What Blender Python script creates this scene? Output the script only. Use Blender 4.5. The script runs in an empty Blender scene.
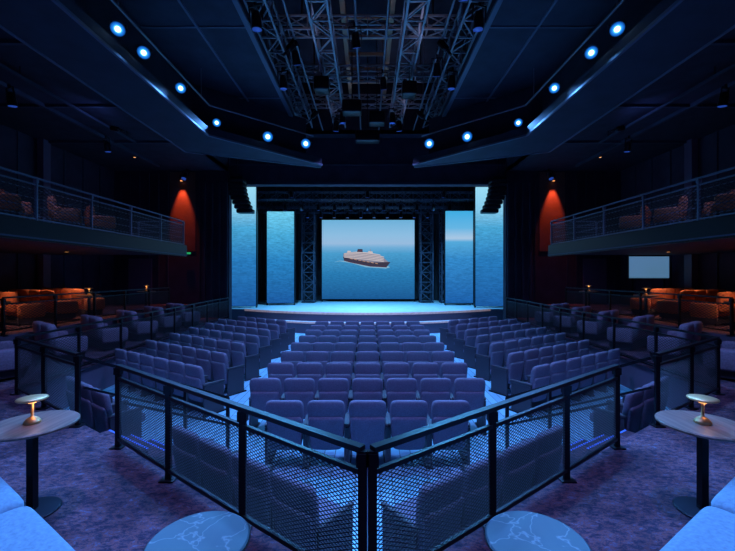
import bpy, math, random
from mathutils import Vector, Matrix
random.seed(7)
CZ=2.65; FP=380.0
def PX(px,y): return (px-367.5)/FP*y
def PZ(py,y): return CZ-(py-275.5)/FP*y
sc=bpy.context.scene
try:
    sc.view_settings.view_transform='Standard'
except Exception: pass

# ------------------------------------------------------------ materials
def nt(m):
    m.use_nodes=True
    return m.node_tree, m.node_tree.nodes["Principled BSDF"]
def mat(name,col,rough=0.6,metal=0.0,emit=None,es=0.0,var=0.0,scale=20.0,bump=0.0,spec=0.5):
    m=bpy.data.materials.new(name); t,b=nt(m)
    b.inputs["Base Color"].default_value=(*col,1)
    b.inputs["Roughness"].default_value=rough
    b.inputs["Metallic"].default_value=metal
    b.inputs["Specular IOR Level"].default_value=spec
    if emit: 
        b.inputs["Emission Color"].default_value=(*emit,1); b.inputs["Emission Strength"].default_value=es
    if var>0 or bump>0:
        tc=t.nodes.new("ShaderNodeTexCoord"); n=t.nodes.new("ShaderNodeTexNoise")
        n.inputs["Scale"].default_value=scale; n.inputs["Detail"].default_value=4
        t.links.new(tc.outputs["Object"],n.inputs["Vector"])
        if var>0:
            r=t.nodes.new("ShaderNodeValToRGB")
            r.color_ramp.elements[0].position=.3; r.color_ramp.elements[1].position=.7
            r.color_ramp.elements[0].color=(*[c*(1-var) for c in col],1)
            r.color_ramp.elements[1].color=(*[min(1,c*(1+var)) for c in col],1)
            t.links.new(n.outputs["Fac"],r.inputs["Fac"]); t.links.new(r.outputs["Color"],b.inputs["Base Color"])
        if bump>0:
            bp=t.nodes.new("ShaderNodeBump"); bp.inputs["Strength"].default_value=bump; bp.inputs["Distance"].default_value=.02
            t.links.new(n.outputs["Fac"],bp.inputs["Height"]); t.links.new(bp.outputs["Normal"],b.inputs["Normal"])
    return m
M={}
M['black']=mat("black_metal",(.014,.014,.020),.36,.6)
M['mesh']=mat("black_mesh_wire",(.035,.035,.045),.45,.5)
M['rail']=mat("steel_balcony_rail",(.13,.15,.21),.4,.3)
M['ceil']=mat("dark_ceiling_paint",(.024,.026,.042),.8,var=.2,scale=3,spec=.2)
M['soff']=mat("soffit_paint",(.034,.042,.066),.75,var=.15,scale=2,spec=.25)
M['soffedge']=mat("soffit_edge_trim",(.11,.14,.20),.5,.1)
M['truss']=mat("truss_metal",(.20,.20,.24),.4,.5)
M['brown']=mat("bronze_beam",(.42,.26,.16),.5,.2)
M['seat']=mat("blue_grey_seat_fabric",(.165,.155,.225),.92,var=.18,scale=60,bump=.25,spec=.1)
M['seatshell']=mat("seat_shell",(.04,.04,.058),.5)
M['orange']=mat("rust_upholstery",(.58,.22,.10),.85,var=.2,scale=30,bump=.2,spec=.2)
M['lounge']=mat("plum_upholstery",(.22,.16,.24),.9,var=.2,scale=30,bump=.2,spec=.15)
M['sofa']=mat("pale_sofa_fabric",(.18,.32,.44),.85,var=.15,scale=40,bump=.25,spec=.2)
M['sofab']=mat("sofa_plinth",(.05,.05,.08),.6)
M['brass']=mat("brass",(.70,.42,.20),.42,.7)
M['warm']=mat("warm_lamp_glow",(.9,.5,.2),.4,emit=(1,.42,.12),es=1.6)
M['wall']=mat("dark_wall_paint",(.036,.032,.056),.75,var=.25,scale=1.5,spec=.3)
M['glowwall']=mat("wall_painted_glow",(.15,.07,.06),.7,var=.15,scale=3)  # warmer, lighter panel colour strengthens the sconce glow on the dark wall
M['stageblack']=mat("stage_black_drape",(.012,.014,.022),.9)
M['tower']=mat("stage_tower_metal",(.05,.06,.10),.5,.4)
M['stageedge']=mat("stage_edge_wood_painted_glow",(.6,.42,.36),.4,var=.2,scale=8,emit=(1,.62,.6),es=.14)  # weak emission puts the warm edge light into the wood itself
M['fascia']=mat("stage_fascia",(.10,.08,.13),.5)
M['lensdim']=mat("glass_lens",(.05,.1,.3),.1,emit=(.04,.14,.8),es=.3)
M['blueled']=mat("blue_led",(.1,.2,1),.3,emit=(.05,.22,1.0),es=.4)
M['exit']=mat("exit_sign_green",(.0,.4,.15),.4,emit=(.05,1,.35),es=.35)
M['white']=mat("panel_glow",(.2,.3,.4),.4,emit=(.10,.24,.42),es=.7)
M['stone']=mat("base_metal",(.05,.055,.08),.3,.8)
def lens_halo_mat():
    m=bpy.data.materials.new("lit_lens_painted_halo"); m.use_nodes=True; t=m.node_tree  # bright core fading to blue: the lamp's halo is painted into the lens
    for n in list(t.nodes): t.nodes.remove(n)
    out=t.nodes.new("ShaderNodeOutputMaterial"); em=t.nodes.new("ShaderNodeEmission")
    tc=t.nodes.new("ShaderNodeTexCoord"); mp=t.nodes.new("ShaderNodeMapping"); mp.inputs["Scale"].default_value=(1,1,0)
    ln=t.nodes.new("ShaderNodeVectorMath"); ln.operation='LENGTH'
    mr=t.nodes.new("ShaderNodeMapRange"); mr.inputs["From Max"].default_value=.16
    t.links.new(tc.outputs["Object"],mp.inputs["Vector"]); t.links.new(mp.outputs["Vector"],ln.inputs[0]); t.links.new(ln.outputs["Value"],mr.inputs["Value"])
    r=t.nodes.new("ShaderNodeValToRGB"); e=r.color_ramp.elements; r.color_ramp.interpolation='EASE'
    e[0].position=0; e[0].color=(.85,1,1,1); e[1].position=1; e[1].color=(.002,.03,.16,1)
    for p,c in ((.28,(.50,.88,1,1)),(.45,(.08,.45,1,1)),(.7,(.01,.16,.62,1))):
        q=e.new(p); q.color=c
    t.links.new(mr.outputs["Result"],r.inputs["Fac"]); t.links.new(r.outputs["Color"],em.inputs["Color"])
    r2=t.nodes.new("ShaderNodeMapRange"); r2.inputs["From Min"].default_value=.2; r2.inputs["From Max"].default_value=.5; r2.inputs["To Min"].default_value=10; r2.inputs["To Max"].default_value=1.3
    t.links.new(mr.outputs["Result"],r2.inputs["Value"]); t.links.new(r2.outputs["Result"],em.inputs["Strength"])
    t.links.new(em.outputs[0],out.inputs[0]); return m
M['lens']=lens_halo_mat()

def marble():
    m=bpy.data.materials.new("dark_marble"); t,b=nt(m)
    tc=t.nodes.new("ShaderNodeTexCoord"); n=t.nodes.new("ShaderNodeTexNoise")
    n.inputs["Scale"].default_value=2.0; n.inputs["Detail"].default_value=4; n.inputs["Distortion"].default_value=.5
    t.links.new(tc.outputs["Object"],n.inputs["Vector"])
    r=t.nodes.new("ShaderNodeValToRGB"); e=r.color_ramp.elements
    e[0].position=.0; e[0].color=(.035,.095,.12,1); e[1].position=1; e[1].color=(.05,.11,.145,1)
    for p,c in ((.493,(.04,.10,.13,1)),(.5,(.16,.23,.27,1)),(.505,(.04,.10,.135,1)),(.60,(.05,.11,.14,1)),(.604,(.11,.17,.21,1)),(.608,(.05,.11,.145,1))):
        q=e.new(p); q.color=c
    t.links.new(n.outputs["Fac"],r.inputs["Fac"]); t.links.new(r.outputs["Color"],b.inputs["Base Color"])
    b.inputs["Roughness"].default_value=.5; b.inputs["Specular IOR Level"].default_value=.35
    return m
M['marble']=marble()
def wood(name,c1,c2,rough,sx=1.0):
    m=bpy.data.materials.new(name); t,b=nt(m)
    tc=t.nodes.new("ShaderNodeTexCoord"); mp=t.nodes.new("ShaderNodeMapping"); mp.inputs["Scale"].default_value=(14*sx,1.2*sx,2)
    n=t.nodes.new("ShaderNodeTexNoise"); n.inputs["Scale"].default_value=1.5; n.inputs["Detail"].default_value=5
    t.links.new(tc.outputs["Object"],mp.inputs["Vector"]); t.links.new(mp.outputs["Vector"],n.inputs["Vector"])
    r=t.nodes.new("ShaderNodeValToRGB"); r.color_ramp.elements[0].position=.35; r.color_ramp.elements[1].position=.65
    r.color_ramp.elements[0].color=(*c1,1); r.color_ramp.elements[1].color=(*c2,1)
    t.links.new(n.outputs["Fac"],r.inputs["Fac"]); t.links.new(r.outputs["Color"],b.inputs["Base Color"])
    b.inputs["Roughness"].default_value=rough
    return m
M['tabletop']=wood("walnut_tabletop",(.14,.08,.065),(.25,.155,.13),.45,1.2)
def planks():
    m=bpy.data.materials.new("plank_floor"); t,b=nt(m)
    tc=t.nodes.new("ShaderNodeTexCoord"); mp=t.nodes.new("ShaderNodeMapping"); mp.inputs["Rotation"].default_value=(0,0,math.radians(90))
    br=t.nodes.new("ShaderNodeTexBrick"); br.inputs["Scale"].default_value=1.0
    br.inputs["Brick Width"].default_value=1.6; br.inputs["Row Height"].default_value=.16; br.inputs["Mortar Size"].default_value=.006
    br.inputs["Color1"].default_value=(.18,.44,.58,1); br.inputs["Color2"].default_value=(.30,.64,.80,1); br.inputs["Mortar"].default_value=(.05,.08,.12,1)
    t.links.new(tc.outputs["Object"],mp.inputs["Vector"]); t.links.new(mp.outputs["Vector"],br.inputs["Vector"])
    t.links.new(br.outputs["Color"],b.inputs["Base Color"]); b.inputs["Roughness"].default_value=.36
    return m
M['floor']=planks()
def carpet():
    m=bpy.data.materials.new("patterned_carpet"); t,b=nt(m)
    tc=t.nodes.new("ShaderNodeTexCoord")
    n=t.nodes.new("ShaderNodeTexNoise"); n.inputs["Scale"].default_value=1.6; n.inputs["Detail"].default_value=4
    mp=t.nodes.new("ShaderNodeMapping"); mp.inputs["Scale"].default_value=(9,16,9); mp.inputs["Rotation"].default_value=(0,0,.5)
    n2=t.nodes.new("ShaderNodeTexNoise"); n2.inputs["Scale"].default_value=1.3; n2.inputs["Detail"].default_value=9; n2.inputs["Roughness"].default_value=.82; n2.inputs["Distortion"].default_value=.4
    t.links.new(tc.outputs["Object"],n.inputs["Vector"]); t.links.new(tc.outputs["Object"],mp.inputs["Vector"]); t.links.new(mp.outputs["Vector"],n2.inputs["Vector"])
    r=t.nodes.new("ShaderNodeValToRGB"); e=r.color_ramp.elements
    e[0].position=.38; e[0].color=(.025,.024,.045,1); e[1].position=.68; e[1].color=(.22,.22,.32,1)
    q=e.new(.49); q.color=(.065,.058,.10,1); q=e.new(.53); q.color=(.26,.095,.08,1); q=e.new(.56); q.color=(.08,.07,.13,1)
    t.links.new(n2.outputs["Fac"],r.inputs["Fac"])
    mx=t.nodes.new("ShaderNodeMix"); mx.data_type='RGBA'; mx.blend_type='MULTIPLY'; mx.inputs[0].default_value=.8
    r2=t.nodes.new("ShaderNodeValToRGB"); r2.color_ramp.elements[0].position=.38; r2.color_ramp.elements[1].position=.62
    r2.color_ramp.elements[0].color=(.45,.45,.55,1); r2.color_ramp.elements[1].color=(1.2,1.15,1.2,1)
    t.links.new(n.outputs["Fac"],r2.inputs["Fac"])
    t.links.new(r.outputs["Color"],mx.inputs[6]); t.links.new(r2.outputs["Color"],mx.inputs[7])
    t.links.new(mx.outputs[2],b.inputs["Base Color"]); b.inputs["Roughness"].default_value=.95; b.inputs["Specular IOR Level"].default_value=.12
    return m
M['carpet']=carpet()
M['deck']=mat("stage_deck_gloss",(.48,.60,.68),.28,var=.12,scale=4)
def screen_mat(name,stops,z0,z1,strength,wave=.35,wz=None):
    m=bpy.data.materials.new(name); m.use_nodes=True; t=m.node_tree
    for n in list(t.nodes): t.nodes.remove(n)
    out=t.nodes.new("ShaderNodeOutputMaterial"); em=t.nodes.new("ShaderNodeEmission"); em.inputs["Strength"].default_value=strength
    tc=t.nodes.new("ShaderNodeTexCoord"); sx=t.nodes.new("ShaderNodeSeparateXYZ"); mr=t.nodes.new("ShaderNodeMapRange")
    mr.inputs["From Min"].default_value=z0; mr.inputs["From Max"].default_value=z1
    t.links.new(tc.outputs["Object"],sx.inputs[0]); t.links.new(sx.outputs["Z"],mr.inputs["Value"])
    r=t.nodes.new("ShaderNodeValToRGB"); e=r.color_ramp.elements
    e[0].position=0; e[0].color=(*stops[0][1],1); e[1].position=1; e[1].color=(*stops[-1][1],1)
    for z,c in stops[1:-1]:
        q=e.new((z-z0)/(z1-z0)); q.color=(*c,1)
    t.links.new(mr.outputs["Result"],r.inputs["Fac"])
    mp=t.nodes.new("ShaderNodeMapping"); mp.inputs["Scale"].default_value=(2.2,1,9)
    n=t.nodes.new("ShaderNodeTexNoise"); n.inputs["Scale"].default_value=1.8; n.inputs["Detail"].default_value=6; n.inputs["Roughness"].default_value=.68
    t.links.new(tc.outputs["Object"],mp.inputs["Vector"]); t.links.new(mp.outputs["Vector"],n.inputs["Vector"])
    r2=t.nodes.new("ShaderNodeValToRGB"); r2.color_ramp.elements[0].position=.32; r2.color_ramp.elements[1].position=.70
    a=1-wave; r2.color_ramp.elements[0].color=(a,a,a,1); r2.color_ramp.elements[1].color=(1+wave,1+wave,1+wave,1)
    t.links.new(n.outputs["Fac"],r2.inputs["Fac"])
    m2=t.nodes.new("ShaderNodeMapRange"); wz=z1+9 if wz is None else wz
    m2.inputs["From Min"].default_value=wz-1.0; m2.inputs["From Max"].default_value=wz
    m2.inputs["To Min"].default_value=1; m2.inputs["To Max"].default_value=0.0
    t.links.new(sx.outputs["Z"],m2.inputs["Value"])
    mx=t.nodes.new("ShaderNodeMix"); mx.data_type='RGBA'; mx.blend_type='MULTIPLY'
    t.links.new(m2.outputs["Result"],mx.inputs[0]); t.links.new(r.outputs["Color"],mx.inputs[6]); t.links.new(r2.outputs["Color"],mx.inputs[7])
    t.links.new(mx.outputs[2],em.inputs["Color"]); t.links.new(em.outputs[0],out.inputs[0])
    return m
def flat_em(name,c,s=1):
    m=bpy.data.materials.new(name); m.use_nodes=True; t=m.node_tree
    for n in list(t.nodes): t.nodes.remove(n)
    out=t.nodes.new("ShaderNodeOutputMaterial"); em=t.nodes.new("ShaderNodeEmission"); em.inputs[0].default_value=(*c,1); em.inputs[1].default_value=s
    t.links.new(em.outputs[0],out.inputs[0]); return m

# ------------------------------------------------------------ mesh builder
class MB:
    def __init__(s): s.v=[];s.f=[];s.m=[];s.sm=[];s.mats=[]
    def mi(s,k):
        if k not in s.mats: s.mats.append(k)
        return s.mats.index(k)
    def add(s,vs,fs,k,smooth=False):
        o=len(s.v); s.v+= [tuple(v) for v in vs]; i=s.mi(k)
        for f in fs: s.f.append(tuple(o+a for a in f)); s.m.append(i); s.sm.append(smooth)
    def box(s,x0,x1,y0,y1,z0,z1,k):
        vs=[(x,y,z) for z in(z0,z1) for y in(y0,y1) for x in(x0,x1)]
        s.add(vs,[(0,2,3,1),(4,5,7,6),(0,1,5,4),(2,6,7,3),(0,4,6,2),(1,3,7,5)],k)
    def prism(s,poly,z0,z1,k,side=None):
        a=sum(poly[i][0]*poly[(i+1)%len(poly)][1]-poly[(i+1)%len(poly)][0]*poly[i][1] for i in range(len(poly)))
        if a<0: poly=poly[::-1]
        n=len(poly); vs=[(p[0],p[1],z0) for p in poly]+[(p[0],p[1],z1) for p in poly]
        s.add(vs,[tuple(range(n-1,-1,-1)),tuple(range(n,2*n))],k)
        s.add(vs,[(i,(i+1)%n,n+(i+1)%n,n+i) for i in range(n)],side or k)
    def beam(s,a,b,w,h,k,n=4):
        a=Vector(a);b=Vector(b);d=(b-a)
        if d.length<1e-6: return
        d.normalize(); up=Vector((0,0,1)) if abs(d.z)<.98 else Vector((0,1,0))
        x=d.cross(up).normalized(); y=x.cross(d).normalized()
        vs=[]
        for p in(a,b):
            for cx,cy in((-1,-1),(1,-1),(1,1),(-1,1)): vs.append(p+x*cx*w/2+y*cy*h/2)
        s.add(vs,[(0,1,2,3),(7,6,5,4),(0,4,5,1),(1,5,6,2),(2,6,7,3),(3,7,4,0)],k)
    def cyl(s,a,b,r0,r1,k,n=20):
        a=Vector(a);b=Vector(b);d=(b-a).normalized(); up=Vector((0,0,1)) if abs(d.z)<.98 else Vector((0,1,0))
        x=d.cross(up).normalized(); y=x.cross(d).normalized(); vs=[]
        for p,r in((a,r0),(b,r1)):
            for i in range(n):
                t=2*math.pi*i/n; vs.append(p+x*math.cos(t)*r+y*math.sin(t)*r)
        s.add(vs,[(i,n+i,n+(i+1)%n,(i+1)%n) for i in range(n)],k,True)
        s.add(vs,[tuple(range(n)),tuple(range(2*n-1,n-1,-1))],k)
    def lathe(s,prof,c,k,n=40,smooth=True):
        vs=[];m=len(prof)
        for r,z in prof:
            for i in range(n):
                t=2*math.pi*i/n; vs.append((c[0]+r*math.cos(t),c[1]+r*math.sin(t),c[2]+z))
        fs=[(j*n+i,j*n+(i+1)%n,(j+1)*n+(i+1)%n,(j+1)*n+i) for j in range(m-1) for i in range(n)]
        s.add(vs,fs,k,smooth)
        s.add(vs,[tuple(range(n-1,-1,-1)),tuple(range((m-1)*n,m*n))],k)
    def pillow(s,c,r,k,axis='y',e1=.35,e2=.35,nu=28,nv=12,fn=None):
        def sp(v,e): return math.copysign(abs(v)**e,v)
        vs=[]
        for j in range(nv+1):
            ph=-math.pi/2+math.pi*j/nv
            cp=sp(math.cos(ph),e1) if abs(math.cos(ph))>1e-9 else 0; q=sp(math.sin(ph),e1)
            for i in range(nu):
                t=2*math.pi*i/nu; a=cp*sp(math.cos(t),e2); b=cp*sp(math.sin(t),e2)
                if axis=='y': p=[a*r[0],q*r[1],b*r[2]]
                elif axis=='z': p=[a*r[0],b*r[1],q*r[2]]
                else: p=[q*r[0],a*r[1],b*r[2]]
                if fn: p=fn(*p)
                vs.append((c[0]+p[0],c[1]+p[1],c[2]+p[2]))
        fs=[]
        for j in range(nv):
            for i in range(nu):
                f=(j*nu+i,j*nu+(i+1)%nu,(j+1)*nu+(i+1)%nu,(j+1)*nu+i)
                if axis=='y': f=f[::-1]
                fs.append(f)
        s.add(vs,fs,k,True)
    def mesh(s,name):
        me=bpy.data.meshes.new(name); me.from_pydata(s.v,[],s.f)
        for k in s.mats: me.materials.append(M[k])
        me.polygons.foreach_set("material_index",s.m); me.polygons.foreach_set("use_smooth",s.sm)
        me.validate(); me.update(); return me
    def obj(s,name,loc=(0,0,0),rot=0):
        return put(name,s.mesh(name),loc,rot)
def put(name,me,loc=(0,0,0),rot=0):
    o=bpy.data.objects.new(name,me); o.location=loc; o.rotation_euler=(0,0,rot); sc.collection.objects.link(o); return o

T=0.65; T2=1.30
# ------------------------------------------------------------ room shell
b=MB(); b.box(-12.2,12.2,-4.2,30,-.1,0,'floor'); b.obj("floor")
V0=(0,2.28); V1=(-2.9,4.42); V2=(-3.85,5.05); V3=(-5.9,6.4); V4=(-6.5,15.4); V5=(-6.55,17.85)
rim=[V0,(-2.95,4.46),(-3.9,5.1),(-5.97,6.47),(-6.57,15.4),(-6.57,17.9)]
poly=[(-12,-4),(12,-4),(12,17.9)]+[(-x,y+.06) for x,y in rim[:0:-1]]+[(0,2.36)]+[(x,y+.06) for x,y in rim[1:]]+[(-12,17.96)]
b=MB(); b.prism(poly,0,T,'carpet','fascia'); b.obj("terrace_floor")
for s,nm in((-1,'left'),(1,'right')):
    b=MB(); b.prism([(s*12,4.5),(s*8.1,7.0),(s*8.1,17.9),(s*12,17.9)],T+.001,T2,'carpet','fascia'); b.obj("side_tier_floor_"+nm)
    b=MB(); b.box(min(s*12,s*12.2),max(s*12,s*12.2),-4.2,30,0,9.4,'wall')
    for y in range(-3,18,1):
        b.box(min(s*11.96,s*12.0),max(s*11.96,s*12.0),y,y+.06,0,7.6,'soff')
    b.obj("wall_"+nm)
    b=MB(); b.box(min(s*12,s*7.8),max(s*12,s*7.8),18.0,18.3,0,9.4,'wall')
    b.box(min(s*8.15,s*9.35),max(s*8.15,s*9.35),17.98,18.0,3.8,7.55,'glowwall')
    for x in (7.95,9.45,9.9,10.35,10.8,11.25,11.7):
        x=s*x; b.box(x-.03,x+.03,17.97,18.0,T,7.5,'soff')
    b.box(min(s*10.2,s*11.3),max(s*10.2,s*11.3),17.96,18.0,T2,T2+2.15,'fascia')
    b.obj("wall_front_"+nm)
    b=MB(); b.box(min(s*6.55,s*7.8),max(s*6.55,s*7.8),17.98,18.35,0,9.19,'wall')
    for i in range(4):
        x=s*(6.65+i*.35); b.box(x-.05,x+.05,17.9,17.98,0,7.0,'soff')
    b.obj("proscenium_column",(0,0,0))
b=MB(); b.box(-12,12,-4.2,-4,0,9.4,'wall'); b.obj("wall_back")
b=MB(); b.box(-12,12,29.8,30,0,9.4,'stageblack'); b.obj("wall_stage_back")
b=MB(); b.box(-6.54,6.54,18.1,18.5,6.97,9.19,'wall'); b.box(-6.54,6.54,18.04,18.1,6.97,7.1,'soff'); b.box(-6.54,6.54,18.04,18.1,7.9,7.96,'soff'); b.obj("proscenium_header")
b=MB()
for s in(-1,1):
    b.box(min(s*12,s*6.6),max(s*12,s*6.6),-4,18,7.6,7.75,'ceil')
    for y in (2,5,8,11,14): b.box(min(s*12,s*7.0),max(s*12,s*7.0),y-.04,y+.04,7.52,7.6,'soff')
    b.box(min(s*9.4,s*9.3),max(s*9.4,s*9.3),-3,17,7.5,7.6,'soff')
    b.box(min(s*6.6,s*3.15),max(s*6.6,s*3.15),-4,18.7,9.2,9.35,'soff')
    b.box(min(s*3.15,s*3.05),max(s*3.15,s*3.05),-4,17.5,9.12,11.6,'soff')
    b.box(min(s*3.17,s*3.04),max(s*3.17,s*3.04),-4,17.5,9.08,9.16,'soffedge')
    b.box(min(s*4.5,s*4.44),max(s*4.5,s*4.44),-4,17.5,9.15,9.2,'soffedge')
    for y in (2,6,10,14): b.box(min(s*6.0,s*3.15),max(s*6.0,s*3.15),y-.02,y+.02,9.17,9.2,'soffedge')
    b.box(min(s*6.7,s*6.6),max(s*6.7,s*6.6),-4,18,7.6,9.3,'ceil')
b.box(-3.1,3.1,17.5,18.7,9.2,9.35,'ceil'); b.box(-3.1,3.1,17.5,17.6,9.2,11.6,'ceil')
b.box(-3.1,3.1,-4,17.6,11.6,11.75,'ceil'); b.box(-12,12,18.7,30,9.3,9.45,'stageblack'); b.box(-3.1,3.1,-4.1,-4,9.2,11.7,'ceil')
b.obj("ceiling")
for s,nm in((-1,'left'),(1,'right')):
    b=MB(); P=[(-6.8,-3.9),(-6.8,14.2),(-2.0,16.25),(-1.9,15.85),(-5.25,12.5),(-5.25,-3.9)]
    P=[(-s*x,y) for x,y in P]
    b.prism(P,7.28,7.55,'soff')
    U=[(-6.0,-3.9),(-6.0,12.95),(-2.6,15.9)]
    for a,c in zip(U[:-1],U[1:]): b.beam((-s*a[0],a[1],8.35),(-s*c[0],c[1],8.35),.1,1.66,'soff')
    for a,c in zip([(-5.25,-3.9),(-5.25,12.5)],[(-5.25,12.5),(-1.9,15.85)]): b.beam((-s*a[0],a[1],7.27),(-s*c[0],c[1],7.27),.06,.06,'soffedge')
    for a,c in zip([(-6.8,-3.9),(-6.8,14.2)],[(-6.8,14.2),(-2.0,16.25)]): b.beam((-s*a[0],a[1],7.29),(-s*c[0],c[1],7.29),.05,.08,'soffedge')
    b.obj("ceiling_soffit_"+nm)
    b=MB(); b.box(min(s*8.2,s*8.26),max(s*8.2,s*8.26),4,13.5,7.34,7.40,'soff')
    for y in(4.5,9,13): b.beam((s*8.23,y,7.40),(s*8.23,y,7.6),.02,.02,'black')
    b.obj("track_light_rail")

# ------------------------------------------------------------ stage
def arc(xm,yc,ye,n=24): return [( -xm+2*xm*i/n, yc+(ye-yc)*((-1+2*i/n)**2)) for i in range(n+1)]
b=MB()
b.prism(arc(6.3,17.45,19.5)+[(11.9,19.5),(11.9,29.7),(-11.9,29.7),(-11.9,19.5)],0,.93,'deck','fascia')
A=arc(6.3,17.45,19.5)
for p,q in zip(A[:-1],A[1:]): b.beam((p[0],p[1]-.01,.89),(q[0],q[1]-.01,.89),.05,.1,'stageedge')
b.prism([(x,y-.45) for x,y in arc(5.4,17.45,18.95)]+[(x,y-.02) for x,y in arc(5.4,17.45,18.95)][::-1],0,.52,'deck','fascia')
A=[(x,y-.46) for x,y in arc(5.4,17.45,18.95)]
for p,q in zip(A[:-1],A[1:]): b.beam((p[0],p[1],.49),(q[0],q[1],.49),.04,.07,'stageedge')
b.obj("stage_platform")
M['scC']=screen_mat("screen_ocean_sky",[(1.1,(.010,.09,.27)),(2.8,(.020,.18,.41)),(4.1,(.06,.30,.55)),(4.5,(.15,.38,.62)),(4.75,(.28,.45,.66)),(5.3,(.24,.46,.68)),(6.3,(.14,.40,.64))],1.1,6.3,1.1,.22,4.6)
M['scL']=screen_mat("screen_ocean_left",[(1.0,(.01,.09,.32)),(3.5,(.02,.20,.48)),(5.0,(.06,.36,.62)),(6.3,(.14,.54,.76))],1.0,6.3,1.1,.28)
M['scR']=screen_mat("screen_sea_sky_right",[(1.0,(.01,.10,.36)),(3.6,(.03,.22,.52)),(4.6,(.08,.36,.64)),(4.8,(.36,.52,.70)),(5.4,(.12,.42,.70)),(6.3,(.05,.38,.70))],1.0,6.3,1.1,.24,4.7)
M['scO']=screen_mat("screen_ocean_outer",[(1.0,(.01,.09,.32)),(3.5,(.02,.18,.46)),(5.2,(.06,.34,.60)),(6.2,(.22,.54,.76)),(7.5,(.30,.66,.84))],1.0,7.5,1.1,.26,6.6)
def screen(px0,px1,pt,pb,y,k):
    x0,x1=PX(px0,y),PX(px1,y); z0,z1=max(PZ(pb,y),.96),PZ(pt,y)
    b=MB(); b.box(x0-.05,x1+.05,y+.01,y+.18,z0-.02 if z0>1.0 else z0,z1+.05,'black'); b.box(x0,x1,y,y+.01,z0,z1,k)
    for i in(0,1):
        b.beam(((x0,x1)[i],y+.1,z0),((x0,x1)[i],y+.1,.932),.08,.08,'black')
    return b,x0,x1,z0,z1
b,x0,x1,z0,z1=screen(322,414.5,220,299,25,'scC')
M['hull']=flat_em("ship_hull_image",(.045,.04,.07)); M['keel']=flat_em("ship_keel_image",(.12,.04,.07)); M['shipw']=flat_em("ship_white_image",(.56,.50,.52)); M['shipg']=flat_em("ship_shade_image",(.24,.23,.31))
M['wake']=flat_em("ship_wake_image",(.22,.46,.64)); M['shipo']=flat_em("ship_orange_image",(.46,.26,.17))
def ip(pts,k,o):
    y=25-.004*o; vs=[(PX(p[0],25),y,PZ(p[1],25)) for p in pts]; b.add(vs,[tuple(range(len(vs)))],k)
ip([(334,262.0),(340,261.2),(352,263.2),(366,267.2),(386,268.5),(390,267.3),(388,266),(378,266.0),(350,261.5),(340,260.6)],'wake',1)
ip([(343,256.5),(352,258.5),(372,262.3),(390.5,262.0),(386.5,267.3),(370,266.4),(350,262.3),(344,260.6)],'hull',2)
ip([(344,260.2),(350,261.9),(370,266.0),(387,266.9),(386.5,267.5),(370,266.6),(350,262.5),(344,260.8)],'keel',3)
ip([(343.6,253.2),(352,252.0),(366,252.8),(379,254.8),(383.5,257.6),(386.5,260.4),(388.5,262.0),(372,262.5),(352,258.8),(343.2,256.8)],'shipg',3)
for z in range(4):
    o=z*1.55
    ip([(344.2,253.3+o*.75),(353,253.0+o),(366,254.2+o),(381,256.0+o*.98),(384,256.7+o),(384,257.3+o),(366,255.0+o),(353,253.8+o),(344.2,254.0+o*.75)],'shipw',4)
ip([(345,252.9),(356,251.7),(368,252.4),(380,254.6),(381,255.4),(366,253.4),(354,252.6)],'shipw',4)
for i in range(7):
    x=350+i*4.2; y=258.2+i*.78
    ip([(x,y),(x+2.6,y+.5),(x+2.6,y+1.2),(x,y+.7)],'shipo',5)
ip([(357,251.9),(357.8,249.0),(362.5,249.1),(362.8,252.2)],'hull',5); ip([(358,250.2),(362.2,250.3),(362.3,251.0),(358,250.9)],'keel',6)
ip([(347,252.8),(347.6,250.8),(350.5,250.8),(351,252.5)],'shipw',5)
ip([(368,253.1),(368.4,251.0),(372.5,251.5),(373,254.0)],'shipw',5); ip([(369.9,251.3),(370.2,248.8),(370.6,248.8),(370.8,251.4)],'shipg',5)
b.obj("led_screen")
for a in((267,294,211.5,303,22,'scL'),(445.5,473,211,303,22,'scR'),(226,256,187,306,20.3,'scO'),(475.5,511,187,306,20.3,'scO')):
    screen(*a)[0].obj("led_screen")
def boxtruss(b,a,c,w,k,step=.5,r=.04):
    a=Vector(a);c=Vector(c);d=c-a;L=d.length;d.normalize(); up=Vector((0,0,1)) if abs(d.z)<.9 else Vector((0,1,0))
    x=d.cross(up).normalized()*w/2; y=x.cross(d).normalized()*w/2
    cs=[-x-y,x-y,x+y,-x+y]
    for o in cs: b.beam(a+o,c+o,r,r,k)
    n=max(1,int(L/step))
    for i in range(n):
        p=a+d*(L*i/n);q=a+d*(L*(i+1)/n)
        for j in range(4):
            o1=cs[j];o2=cs[(j+1)%4]
            if i%2: o1,o2=o2,o1
            b.beam(p+o1,q+o2,r*.6,r*.6,k)
            b.beam(p+cs[j],p+cs[(j+1)%4],r*.6,r*.6,k)
for s in(-1,1):
    for x,y in((s*3.75,24.3),(s*5.0,24.0)):
        b=MB(); boxtruss(b,(x,y,.98),(x,y,6.6),.75,'tower',.6,.07)
        b.box(x-.42,x+.42,y-.42,y+.42,.932,.98,'black'); b.obj("stage_lattice_tower")
def drape(x0,x1,y,z0,z1,name="stage_drape"):
    b=MB(); n=int((x1-x0)/.07); vs=[];fs=[]
    for i in range(n+1):
        x=x0+(x1-x0)*i/n; yy=y+.06*math.sin(i*1.1)
        vs+=[(x,yy,z0),(x,yy,z1)]
    for i in range(n): fs.append((2*i,2*i+2,2*i+3,2*i+1))
    b.add(vs,fs,'stageblack',True); b.obj(name)
drape(-9,9,26.2,.935,9.2); drape(-11.9,-7.9,21.2,.935,9.2); drape(7.9,11.9,21.2,.935,9.2)
drape(-6.4,6.4,19.4,7.35,9.2,"stage_valance_drape")

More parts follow.
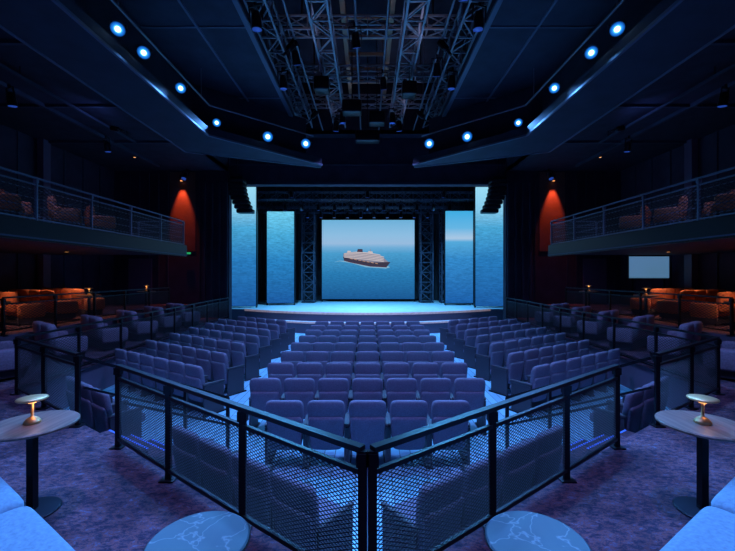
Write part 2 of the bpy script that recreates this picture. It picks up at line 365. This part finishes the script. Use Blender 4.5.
# ------------------------------------------------------------ rigging
def fixture_mesh(name,lit):
    b=MB()
    if lit:
        b.lathe([(.06,.22),(.11,.20),(.14,.05),(.155,-.16),(.165,-.20)],(0,0,0),'black',24)
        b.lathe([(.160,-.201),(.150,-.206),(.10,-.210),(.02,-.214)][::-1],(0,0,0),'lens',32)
    else:
        b.lathe([(.05,.22),(.10,.20),(.12,.05),(.13,-.16),(.135,-.20)],(0,0,0),'black',20)
        b.lathe([(.115,-.202),(.115,-.21),(.02,-.215)][::-1],(0,0,0),'lensdim',20)
    for s in(-1,1): b.box(s*.18-.01,s*.18+.01,-.02,.02,-.02,.34,'black')
    b.box(-.19,.19,-.02,.02,.33,.36,'black'); b.box(-.03,.03,-.03,.03,.36,.46,'black')
    return b.mesh(name)
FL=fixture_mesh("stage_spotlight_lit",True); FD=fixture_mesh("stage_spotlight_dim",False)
def fixture(loc,target,me,scale=1.0,light=None):
    o=bpy.data.objects.new("stage_spot_and_fill",me); sc.collection.objects.link(o)  # shared by rig spotlights and added fill lamps
    d=(Vector(target)-Vector(loc)).normalized(); o.location=loc; o.rotation_euler=d.to_track_quat('-Z','Y').to_euler(); o.scale=(scale,)*3
    if light:
        e,col,ang,rad=light
        l=bpy.data.lights.new("spot_and_fill_lamp",'SPOT'); l.energy=e; l.color=col; l.spot_size=math.radians(ang); l.spot_blend=.8; l.shadow_soft_size=rad
        lo=bpy.data.objects.new("spot_and_fill_lamp",l); sc.collection.objects.link(lo); lo.parent=o; lo.location=(0,0,-.25)
    return o
for y,z in((20.8,7.0),(22.8,6.9),(24.9,6.95)):
    b=MB(); boxtruss(b,(-7,y,z),(7,y,z),.4,'tower',.5,.05)
    b.beam((-5,y,z+.2),(-5,y,9.29),.03,.03,'black'); b.beam((5,y,z+.2),(5,y,9.29),.03,.03,'black'); b.obj("lighting_truss")
for i in range(13):
    fixture((-5.4+i*.9,20.8,6.38),(-5.4+i*.9,22,1),FD,.8)
for i in range(10):
    fixture((-3.6+i*.8,22.8,6.28),(-3.6+i*.8,23,1),FD,.8)
for s in(-1,1):
    b=MB()
    for i in range(8):
        z=6.98-i*.19; y=17.5+.006*i*i
        xx=s*(6.0-.006*i*i)
        b.pillow((xx,y,z),(.38,.24,.090),'black','z',.2,.2,16,6)
        b.box(xx-.30,xx+.30,y-.245,y-.235,z-.06,z+.06,'stageblack')
    b.box(s*6.0-.25,s*6.0+.25,17.35,17.65,7.10,7.18,'black')
    b.beam((s*6.0,17.5,7.18),(s*6.0,17.5,9.19),.03,.03,'black')
    b.obj("line_array_speaker")

# ------------------------------------------------------------ ceiling trusses
for x in(-2.75,-1.25,1.25,2.75):
    b=MB(); boxtruss(b,(x,-3,9.6),(x,17.2,9.6),.5,'truss',.7,.055)
    for y in(0,5,10,15): b.beam((x,y,9.85),(x,y,11.59),.04,.04,'black')
    b.obj("ceiling_truss")
for y in(3.5,6.2,8.9,11.6,14.3,16.6):
    b=MB(); boxtruss(b,(-3.0,y,10.25),(3.0,y,10.25),.4,'truss',.6,.05)
    b.beam((-2,y,10.45),(-2,y,11.59),.04,.04,'black'); b.beam((2,y,10.45),(2,y,11.59),.04,.04,'black'); b.obj("ceiling_truss")
b=MB()
for x in(-.75,.75):
    b.beam((x,-3,10.8),(x,17.2,10.8),.14,.3,'brown')
for y in range(-2,17): b.beam((-.75,y,10.8),(.75,y,10.8),.06,.12,'brown')
for x in(-.8,.8):
    b.beam((x,-3,11.5),(x,17,11.5),.04,.04,'brown')
    for y in range(-2,17,2): b.beam((x,y,10.9),(x,y,11.59),.04,.04,'brown')
b.obj("ceiling_catwalk")
b=MB()
for x in(-2.0,-.3,.5,2.05):
    b.cyl((x,-3,9.15),(x,17,9.15),.03,.03,'truss',8)
    for y in(-1,4,9,14): b.beam((x,y,9.15),(x,y,11.59),.02,.02,'truss')
b.obj("ceiling_pipe_grid")
b=MB()
for x,y,z,w in((-.55,13.5,8.6,.35),(.35,14.2,8.5,.3),(-1.5,12.5,8.9,.25),(1.4,12.8,8.9,.25),(0,15.5,8.3,.5)):
    b.pillow((x,y,z),(w,.25,.22),'black','z',.2,.2,16,8); b.beam((x,y,z+.2),(x,y,11.59),.03,.03,'black')
b.obj("hanging_projector_cluster")
for i,(x,y) in enumerate(((-2.0,7.2),(.5,5.6),(2.05,8.1),(-.3,9.8),(2.05,11.2),(-2.0,10.6),(.5,12.0))):
    fixture((x,y,8.72),(x+.3,y+1.5,6),FD,.85)
BL=(.10,.35,1.0); CY=(.08,.44,1.0); VI=(.18,.26,1.0)
litpos=[(118,27),(144,51),(181,87),(217,122)]
for s in(-1,1):
    for px,py in litpos:
        y=FP*5.2/(367.5-px); z=PZ(py,y)
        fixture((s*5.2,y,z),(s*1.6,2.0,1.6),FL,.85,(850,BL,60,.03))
    for px,py in((268,136),(306,143)):
        y=FP*5.2/(275.5-py); x=s*(367.5-px)/FP*y
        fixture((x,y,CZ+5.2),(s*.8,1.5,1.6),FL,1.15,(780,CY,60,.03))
    b=MB(); b.cyl((s*5.25,-3,8.3),(s*5.25,12.6,8.3),.03,.03,'truss',8); b.cyl((s*5.25,12.6,8.3),(s*2.2,15.4,8.3),.03,.03,'truss',8)
    for y in(0,4,8,12): b.beam((s*5.25,y,8.3),(s*5.25,y,9.19),.025,.025,'truss')
    b.obj("lighting_pipe")
    for i,y in enumerate((3,6.2,9.4,12.4,15.2)):
        x=2.75 if i<4 else 1.0
        fixture((s*x,y,8.95),(s*(x-.3),y+1.0,0),FD,1.0,(1250,(.28,.32,1.0) if i%2==0 else (.09,.46,1.0),105 if i<3 else 85,.08))  # added wash lamps, general blue fill over the seating
    for y in(4.5,10.5,15):
        fixture((s*2.1,y,9.0),(s*.4,y+.8,11.6),FD,.8,(52,(.60,.55,.78),130,.06))  # added uplights that brighten the trusses and ceiling pit
    for y in(5.5,9.5,13):
        fixture((s*8.9,y,7.05),(s*8.5,y+1,0),FD,.8,(170,VI,110,.05))
    for y in(4,11): fixture((s*7.3,y,6.9),(s*9.8,y+.6,7.6),FD,.6,(28,(.16,.25,.9),150,.06))  # added low fill for the side ceilings
    fixture((s*7.6,15.8,6.8),(s*7.7,14.2,3.9),FD,.8,(320,(.08,.32,1.0),70,.05))
fixture((0,3.2,9.0),(0,5.5,11.4),FD,.8,(80,(1,.62,.40),110,.06))  # added warm uplight for the catwalk beams
for x in(-4,0,4): fixture((x,19.9,6.9),(x*.8,21.2,.9),FD,.8,(2300,(.12,.52,1.0),110,.06))
for x in(-2.2,2.2): fixture((x*.6,15.9,8.9),(x*.9,18.4,.7),FD,1.0,(1500,(.28,.50,1.0),56,.06))

# ------------------------------------------------------------ balconies
def railing(b,p0,p1,z,h,npost,du,k='mesh',wire=.004,posts=(True,True),top=.055,tk='black'):
    a=Vector((p0[0],p0[1],0));c=Vector((p1[0],p1[1],0));d=c-a;L=d.length;d.normalize()
    P=lambda u,v: a+d*u+Vector((0,0,z+v))
    b.beam(P(0,h),P(L,h),top,.035,tk)
    b.beam(P(0,h-.14),P(L,h-.14),.03,.03,tk); b.beam(P(0,.10),P(L,.10),.03,.03,tk)
    for i in range(npost+1):
        if (i==0 and not posts[0]) or (i==npost and not posts[1]): continue
        u=L*i/npost
        b.beam(P(u,0),P(u,h-.01),.055,.035,tk); b.beam(P(u,0.002),P(u,.015),.14,.12,'black')
        b.beam(P(u,h-.10),P(u,h-.02),.075,.06,tk)
    v0,v1=.11,h-.15; H=v1-v0; s=.52
    u0=-H/s
    while u0<L:
        for sg in(1,-1):
            ua,ub=max(u0,0),min(u0+H/s,L)
            if ub-ua>.01:
                va=(ua-u0)*s; vb=(ub-u0)*s
                if sg<0: va,vb=H-va,H-vb
                b.beam(P(ua,v0+va),P(ub,v0+vb),wire,wire*1.4,k)
        u0+=du
BF=3.72
def loungerow(n,k,pitch=.62):
    b=MB(); L=n*pitch
    b.box(-L/2,L/2,-.28,.26,.05,.22,'seatshell')
    for i in range(n):
        x=-L/2+pitch*(i+.5)
        b.pillow((x,.02,.34),(pitch/2-.005,.31,.12),k,'z',.4,.3,24,8)
        b.pillow((x,-.30,.62),(pitch/2-.008,.10,.30),k,'y',.5,.35,24,8,fn=lambda X,Y,Z:(X,Y-.12*(Z+.3)+.25*X*X,Z))
    for s in(-1,1): b.pillow((s*(L/2+.05),-.02,.40),(.06,.32,.2),k,'x',.4,.3,20,6)
    for s in(-1,1):
        for y in(-.22,.2): b.box(s*(L/2-.1)-.02,s*(L/2-.1)+.02,y-.02,y+.02,0,.06,'black')
    return b.mesh("lounge_"+k)
LO4=loungerow(4,'orange'); LO3=loungerow(3,'orange'); LP2=loungerow(2,'lounge'); LP3=loungerow(3,'lounge')
for s,nm in((-1,'left'),(1,'right')):
    b=MB(); b.box(min(s*6.85,s*12),max(s*6.85,s*12),-3.9,14.25,3.42,BF,'soff')
    b.box(min(s*6.8,s*6.85),max(s*6.8,s*6.85),-3.9,14.3,3.36,BF+.06,'black')
    b.box(min(s*6.78,s*6.8),max(s*6.78,s*6.8),-3.9,14.3,3.40,3.43,'tower')
    b.prism([(s*8.6,-3.9),(s*12,-3.9),(s*12,14.2),(s*8.6,14.2)],BF,BF+.25,'ceil')
    b.prism([(s*10.2,-3.9),(s*12,-3.9),(s*12,14.2),(s*10.2,14.2)],BF+.25,BF+.5,'ceil')
    b.obj("balcony_floor_"+nm)
    b=MB(); railing(b,(s*6.88,0),(s*6.88,14.2),BF,.95,9,.14,wire=.008,tk='rail')
    railing(b,(s*6.9,14.2),(s*8.55,14.2),BF,.95,2,.14,wire=.008,posts=(False,True),tk='rail')
    for i in range(1,5): b.beam((s*6.95,0,BF+.18*i),(s*6.95,14.2,BF+.18*i),.015,.015,'rail')
    for i in range(1,5): b.beam((s*6.95,14.15,BF+.18*i),(s*8.5,14.15,BF+.18*i),.02,.02,'rail')
    b.obj("balcony_railing_"+nm)
    for i,y in enumerate((3.5,5.4,7.3,9.2,11.1,12.6)):
        put("lounge_sofa",LO3,(s*9.1,y+.4,BF+.25),s*math.radians(50))
        if i%2==0: put("lounge_sofa",LO3,(s*10.8,y+.7,BF+.5),s*math.radians(50))
    for y in(5.2,10.2,13.9):
        b=MB(); b.box(min(s*11.72,s*11.95),max(s*11.72,s*11.95),y-.16,y+.16,T2,3.42,'fascia'); b.obj("support_column")
        b=MB(); b.box(min(s*11.72,s*11.95),max(s*11.72,s*11.95),y-.16,y+.16,BF+.5,7.6,'fascia'); b.obj("support_column")
    b=MB(); b.cyl((s*8.75,17.86,7.35),(s*8.75,17.86,7.1),.07,.07,'black',16); b.cyl((s*8.75,17.86,7.1),(s*8.75,17.86,7.09),.055,.055,'warm',16); b.box(s*8.75-.03,s*8.75+.03,17.86,18.0,7.2,7.28,'black')
    o=b.obj("wall_sconce")
    l=bpy.data.lights.new("sconce_lamp",'SPOT'); l.energy=620; l.color=(1,.13,.04); l.spot_size=math.radians(40); l.spot_blend=.7; l.shadow_soft_size=.03
    lo=bpy.data.objects.new("sconce_lamp",l); sc.collection.objects.link(lo); lo.location=(s*8.75,17.70,7.3); lo.rotation_euler=(math.radians(8),0,0); lo.parent=o
    for y in(6.5,9.2,12,15.5):
        z=3.42 if y<14 else 7.5
        b=MB(); b.lathe([(.03,-.03),(.06,-.03),(.075,-.005),(.075,0)],(0,0,0),'black',16); b.lathe([(.01,-.032),(.045,-.031)],(0,0,0),'warm',16)
        o=b.obj("downlight",(s*9.5,y,z))
        l=bpy.data.lights.new("downlight_lamp",'SPOT'); l.energy=105 if y<14 else 190; l.color=(1,.46,.28); l.spot_size=math.radians(110 if y<14 else 50); l.spot_blend=.9; l.shadow_soft_size=.05
        lo=bpy.data.objects.new("downlight_lamp",l); sc.collection.objects.link(lo); lo.location=(0,0,-.05); lo.parent=o
    for y in(6,10.5):
        b=MB(); b.lathe([(.03,-.03),(.06,-.03),(.075,-.005),(.075,0)],(0,0,0),'black',16); b.lathe([(.01,-.032),(.045,-.031)],(0,0,0),'warm',16)
        o=b.obj("downlight",(s*9.9,y,7.6))
        l=bpy.data.lights.new("downlight_lamp",'SPOT'); l.energy=30; l.color=(1,.36,.18); l.spot_size=math.radians(120); l.spot_blend=.9; l.shadow_soft_size=.05
        lo=bpy.data.objects.new("downlight_lamp",l); sc.collection.objects.link(lo); lo.location=(0,0,-.05); lo.parent=o
b=MB(); b.box(-.15,.15,-.03,0,-.07,.07,'black'); b.box(-.12,.12,-.034,-.03,-.045,.045,'exit'); b.obj("exit_sign",(-8.45,17.94,3.70))
b=MB(); yy=14.75; x0,x1=PX(628,yy),PX(670,yy); b.box(x0,x1,yy,yy+.08,PZ(279,yy),PZ(255,yy),'black'); b.box(x0+.04,x1-.04,yy-.01,yy,PZ(278,yy),PZ(256.5,yy),'white')
for x in (x0+.2,x1-.2): b.beam((x,yy+.04,T2),(x,yy+.04,PZ(278,yy)),.05,.05,'black'); b.box(x-.15,x+.15,yy-.15,yy+.25,T2,T2+.02,'black')
b.obj("display_screen")

# ------------------------------------------------------------ railings round the pit
PR=MB()
for s,nm in((-1,'left'),(1,'right')):
    f=lambda p:(-s*p[0],p[1])
    b=PR
    railing(b,(s*.03,V0[1]+.02),f(V1),T,.95,3,.052,posts=(True,True))
    railing(b,f(V2),f(V3),T,.95,2,.07)
    railing(b,f(V3),f(V4),T,.95,6,.10,wire=.006,posts=(False,True))
    railing(b,f(V4),f(V5),T,.95,2,.10,wire=.006,posts=(False,True))
    d=Vector((-.806,.592,0)); n=Vector((.592,.806,0))
    b=MB(); a=Vector((V1[0],V1[1],0)); c=Vector((V2[0],V2[1],0))
    a=a+d*.05; c=c-d*.05
    for i in range(3):
        z=T-.16*(i+1); q0=a+n*(.08+.28*i); q1=c+n*(.08+.28*i); q2=c+n*(.36+.28*i); q3=a+n*(.36+.28*i)
        b.prism([(-s*q.x,q.y) for q in(q0,q1,q2,q3)],0,z,'carpet','fascia')
        e0=a+n*(.35+.28*i); e1=c+n*(.35+.28*i)
        b.beam((-s*e0.x,e0.y,z+.003),(-s*e1.x,e1.y,z+.003),.02,.008,'blueled')
    b.obj("aisle_stairs_"+nm)
    b=MB()
    for q in(a-d*.03,c+d*.03):
        t0=q+n*.06; t1=q+n*1.45
        b.beam((-s*t0.x,t0.y,T+.90),(-s*t1.x,t1.y,.85),.045,.04,'black')
        b.beam((-s*t1.x,t1.y,0),(-s*t1.x,t1.y,.85),.045,.04,'black')
        b.beam((-s*t0.x,t0.y,T+.5),(-s*t1.x,t1.y,.45),.03,.03,'black')
    b.obj("stair_handrail_"+nm)
    b=MB(); railing(b,(s*8.15,8.5),(s*8.15,15.6),T2,.85,5,.12,wire=.006); b.obj("tier_railing_"+nm)
PR.obj("pit_railing")

# ------------------------------------------------------------ theatre seat
def seatmesh():
    b=MB()
    def bend(X,Y,Z):
        w=1+.10*(Z/.36)
        return (X*w, Y-.17*Z+.45*X*X, Z)
    b.pillow((0,-.25,.60),(.245,.055,.36),'seat','y',.45,.30,36,12,fn=bend)
    b.pillow((0,-.285,.50),(.232,.03,.24),'seat','y',.45,.22,28,8,fn=bend)
    b.pillow((0,.03,.42),(.235,.26,.075),'seat','z',.45,.30,32,8)
    b.box(-.2,.2,-.18,.2,.30,.36,'seatshell')
    for s in(-1,1):
        b.box(s*.262-.018,s*.262+.018,-.24,.18,0.02,.56,'seatshell')
        b.pillow((s*.262,-.02,.59),(.026,.24,.03),'seatshell','y',.5,.5,16,8)
        b.box(s*.262-.03,s*.262+.03,-.26,.24,0,.025,'black')
    return b.mesh("theatre_seat")
SM=seatmesh()
pitch=.565
for r in range(9):
    n=5 if r==0 else 7
    for i in range(n): put("theatre_seat",SM,((i-(n-1)/2)*pitch,5.45+1.12*r,0),0)
ang=math.radians(36.3)
for s in(-1,1):
    rot=s*ang
    n=(.592,.806); d=(-.806,.592)
    for t in(1.05,1.62,2.19,2.76,5.2,5.77,6.34):
        x=V0[0]+d[0]*t+n[0]*.64; y=V0[1]+d[1]*t+n[1]*.64
        put("theatre_seat",SM,(-s*x,y,0),rot)
    a=math.radians(33); rot2=s*a
    for k in range(7):
        x0,y0=-3.15,7.45+1.22*k
        nn=6 if k<6 else 5
        for i in range(nn):
            x=x0-math.cos(a)*pitch*i; y=y0+math.sin(a)*pitch*i
            if x<-6.15 : continue
            put("theatre_seat",SM,(-s*x,y,0),rot2)
for s in(-1,1):
    rot=s*math.radians(36)
    for i,y in enumerate((7.6,9.1,10.6,12.1,13.6,15.1)):
        put("lounge_sofa",LP2,(s*7.3,y,T),rot)
    for i in range(6):
        put("lounge_sofa",LO4,(s*10.3,7.3+1.2*i,T2),s*math.radians(25))
    put("lounge_sofa",LP3,(s*8.0,5.4,T),rot)

# ------------------------------------------------------------ tables and lamps
def tablemesh():
    b=MB()
    b.lathe([(.02,.715),(.295,.715),(.325,.728),(.325,.742),(.315,.75),(.01,.75)],(0,0,0),'tabletop',48,False)
    b.box(-.028,.028,-.028,.028,.02,.72,'black'); b.lathe([(.08,.69),(.10,.715)],(0,0,0),'black',20)
    b.lathe([(.20,0),(.20,.012),(.19,.02),(.03,.026)],(0,0,0),'stone',40,False)
    return b.mesh("cocktail_table")
def lowmesh():
    b=MB(); b.lathe([(.02,.435),(.27,.435),(.285,.445),(.285,.459),(.276,.467),(.01,.467)],(0,0,0),'marble',56,False)
    b.lathe([(.286,.443),(.290,.445),(.290,.455),(.286,.457)],(0,0,0),'black',56)
    b.cyl((0,0,.02),(0,0,.435),.03,.03,'black',20); b.lathe([(.17,0),(.17,.012),(.16,.02),(.03,.026)],(0,0,0),'stone',40,False)
    return b.mesh("marble_side_table")
def lampmesh():
    b=MB()
    b.lathe([(.06,0),(.062,.008),(.055,.022),(.04,.040),(.022,.052),(.012,.058),(.010,.17)],(0,0,0),'brass',32)
    b.lathe([(.028,.17),(.028,.196)],(0,0,0),'warm',24)
    b.lathe([(.02,.195),(.105,.197),(.110,.203),(.108,.211),(.085,.218),(.03,.222),(.01,.223)],(0,0,0),'brass',32)
    return b.mesh("mushroom_table_lamp")
TM=tablemesh(); LM=lowmesh(); MM=lampmesh()
def lamp(loc,e=1.5):
    o=put("mushroom_table_lamp",MM,loc)
    l=bpy.data.lights.new("lamp_glow",'POINT'); l.energy=e; l.color=(1,.50,.22); l.shadow_soft_size=.015
    lo=bpy.data.objects.new("lamp_glow",l); sc.collection.objects.link(lo); lo.parent=o; lo.location=(.05,0,.15)
for s in(-1,1):
    put("cocktail_table",TM,(s*2.84,3.22,T)); lamp((s*2.84,3.22,T+.752),.28)
    put("marble_side_table",LM,(s*.98,2.2,T))
    for x,y in((8.5,8.6),(8.5,11.6),(8.5,14.6)):
        put("cocktail_table",TM,(s*x,y,T2)); lamp((s*x,y,T2+.752),.3)
def sofamesh():
    b=MB(); L=2.1
    b.box(-L/2,L/2,-.62,-.08,.04,.2,'sofab')
    for i in(-1,1):
        b.pillow((i*L/4,-.34,.35),(L/4-.003,.35,.155),'sofa','z',.25,.15,44,12)
        b.pillow((i*L/4,-.70,.64),(L/4-.006,.12,.30),'sofa','y',.4,.25,36,10,fn=lambda X,Y,Z:(X,Y-.15*(Z+.3),Z))
    for i in(-1,1):
        for y in(-.55,-.15): b.cyl((i*.9,y,0),(i*.9,y,.05),.02,.02,'black',12)
    return b.mesh("lounge_settee")
SF=sofamesh()
for s in(-1,1):
    put("settee",SF,(s*2.28,2.545,T),s*math.radians(33.6))

# ------------------------------------------------------------ camera & world
w=bpy.data.worlds.new("world"); sc.world=w; w.use_nodes=True
w.node_tree.nodes["Background"].inputs[0].default_value=(.02,.04,.12,1); w.node_tree.nodes["Background"].inputs[1].default_value=.3
cam=bpy.data.cameras.new("camera"); co=bpy.data.objects.new("camera",cam); sc.collection.objects.link(co)
co.location=(0,0,CZ); co.rotation_euler=(math.radians(90),0,0); cam.sensor_width=36; cam.lens=36*FP/735; cam.clip_start=.05
sc.camera=co
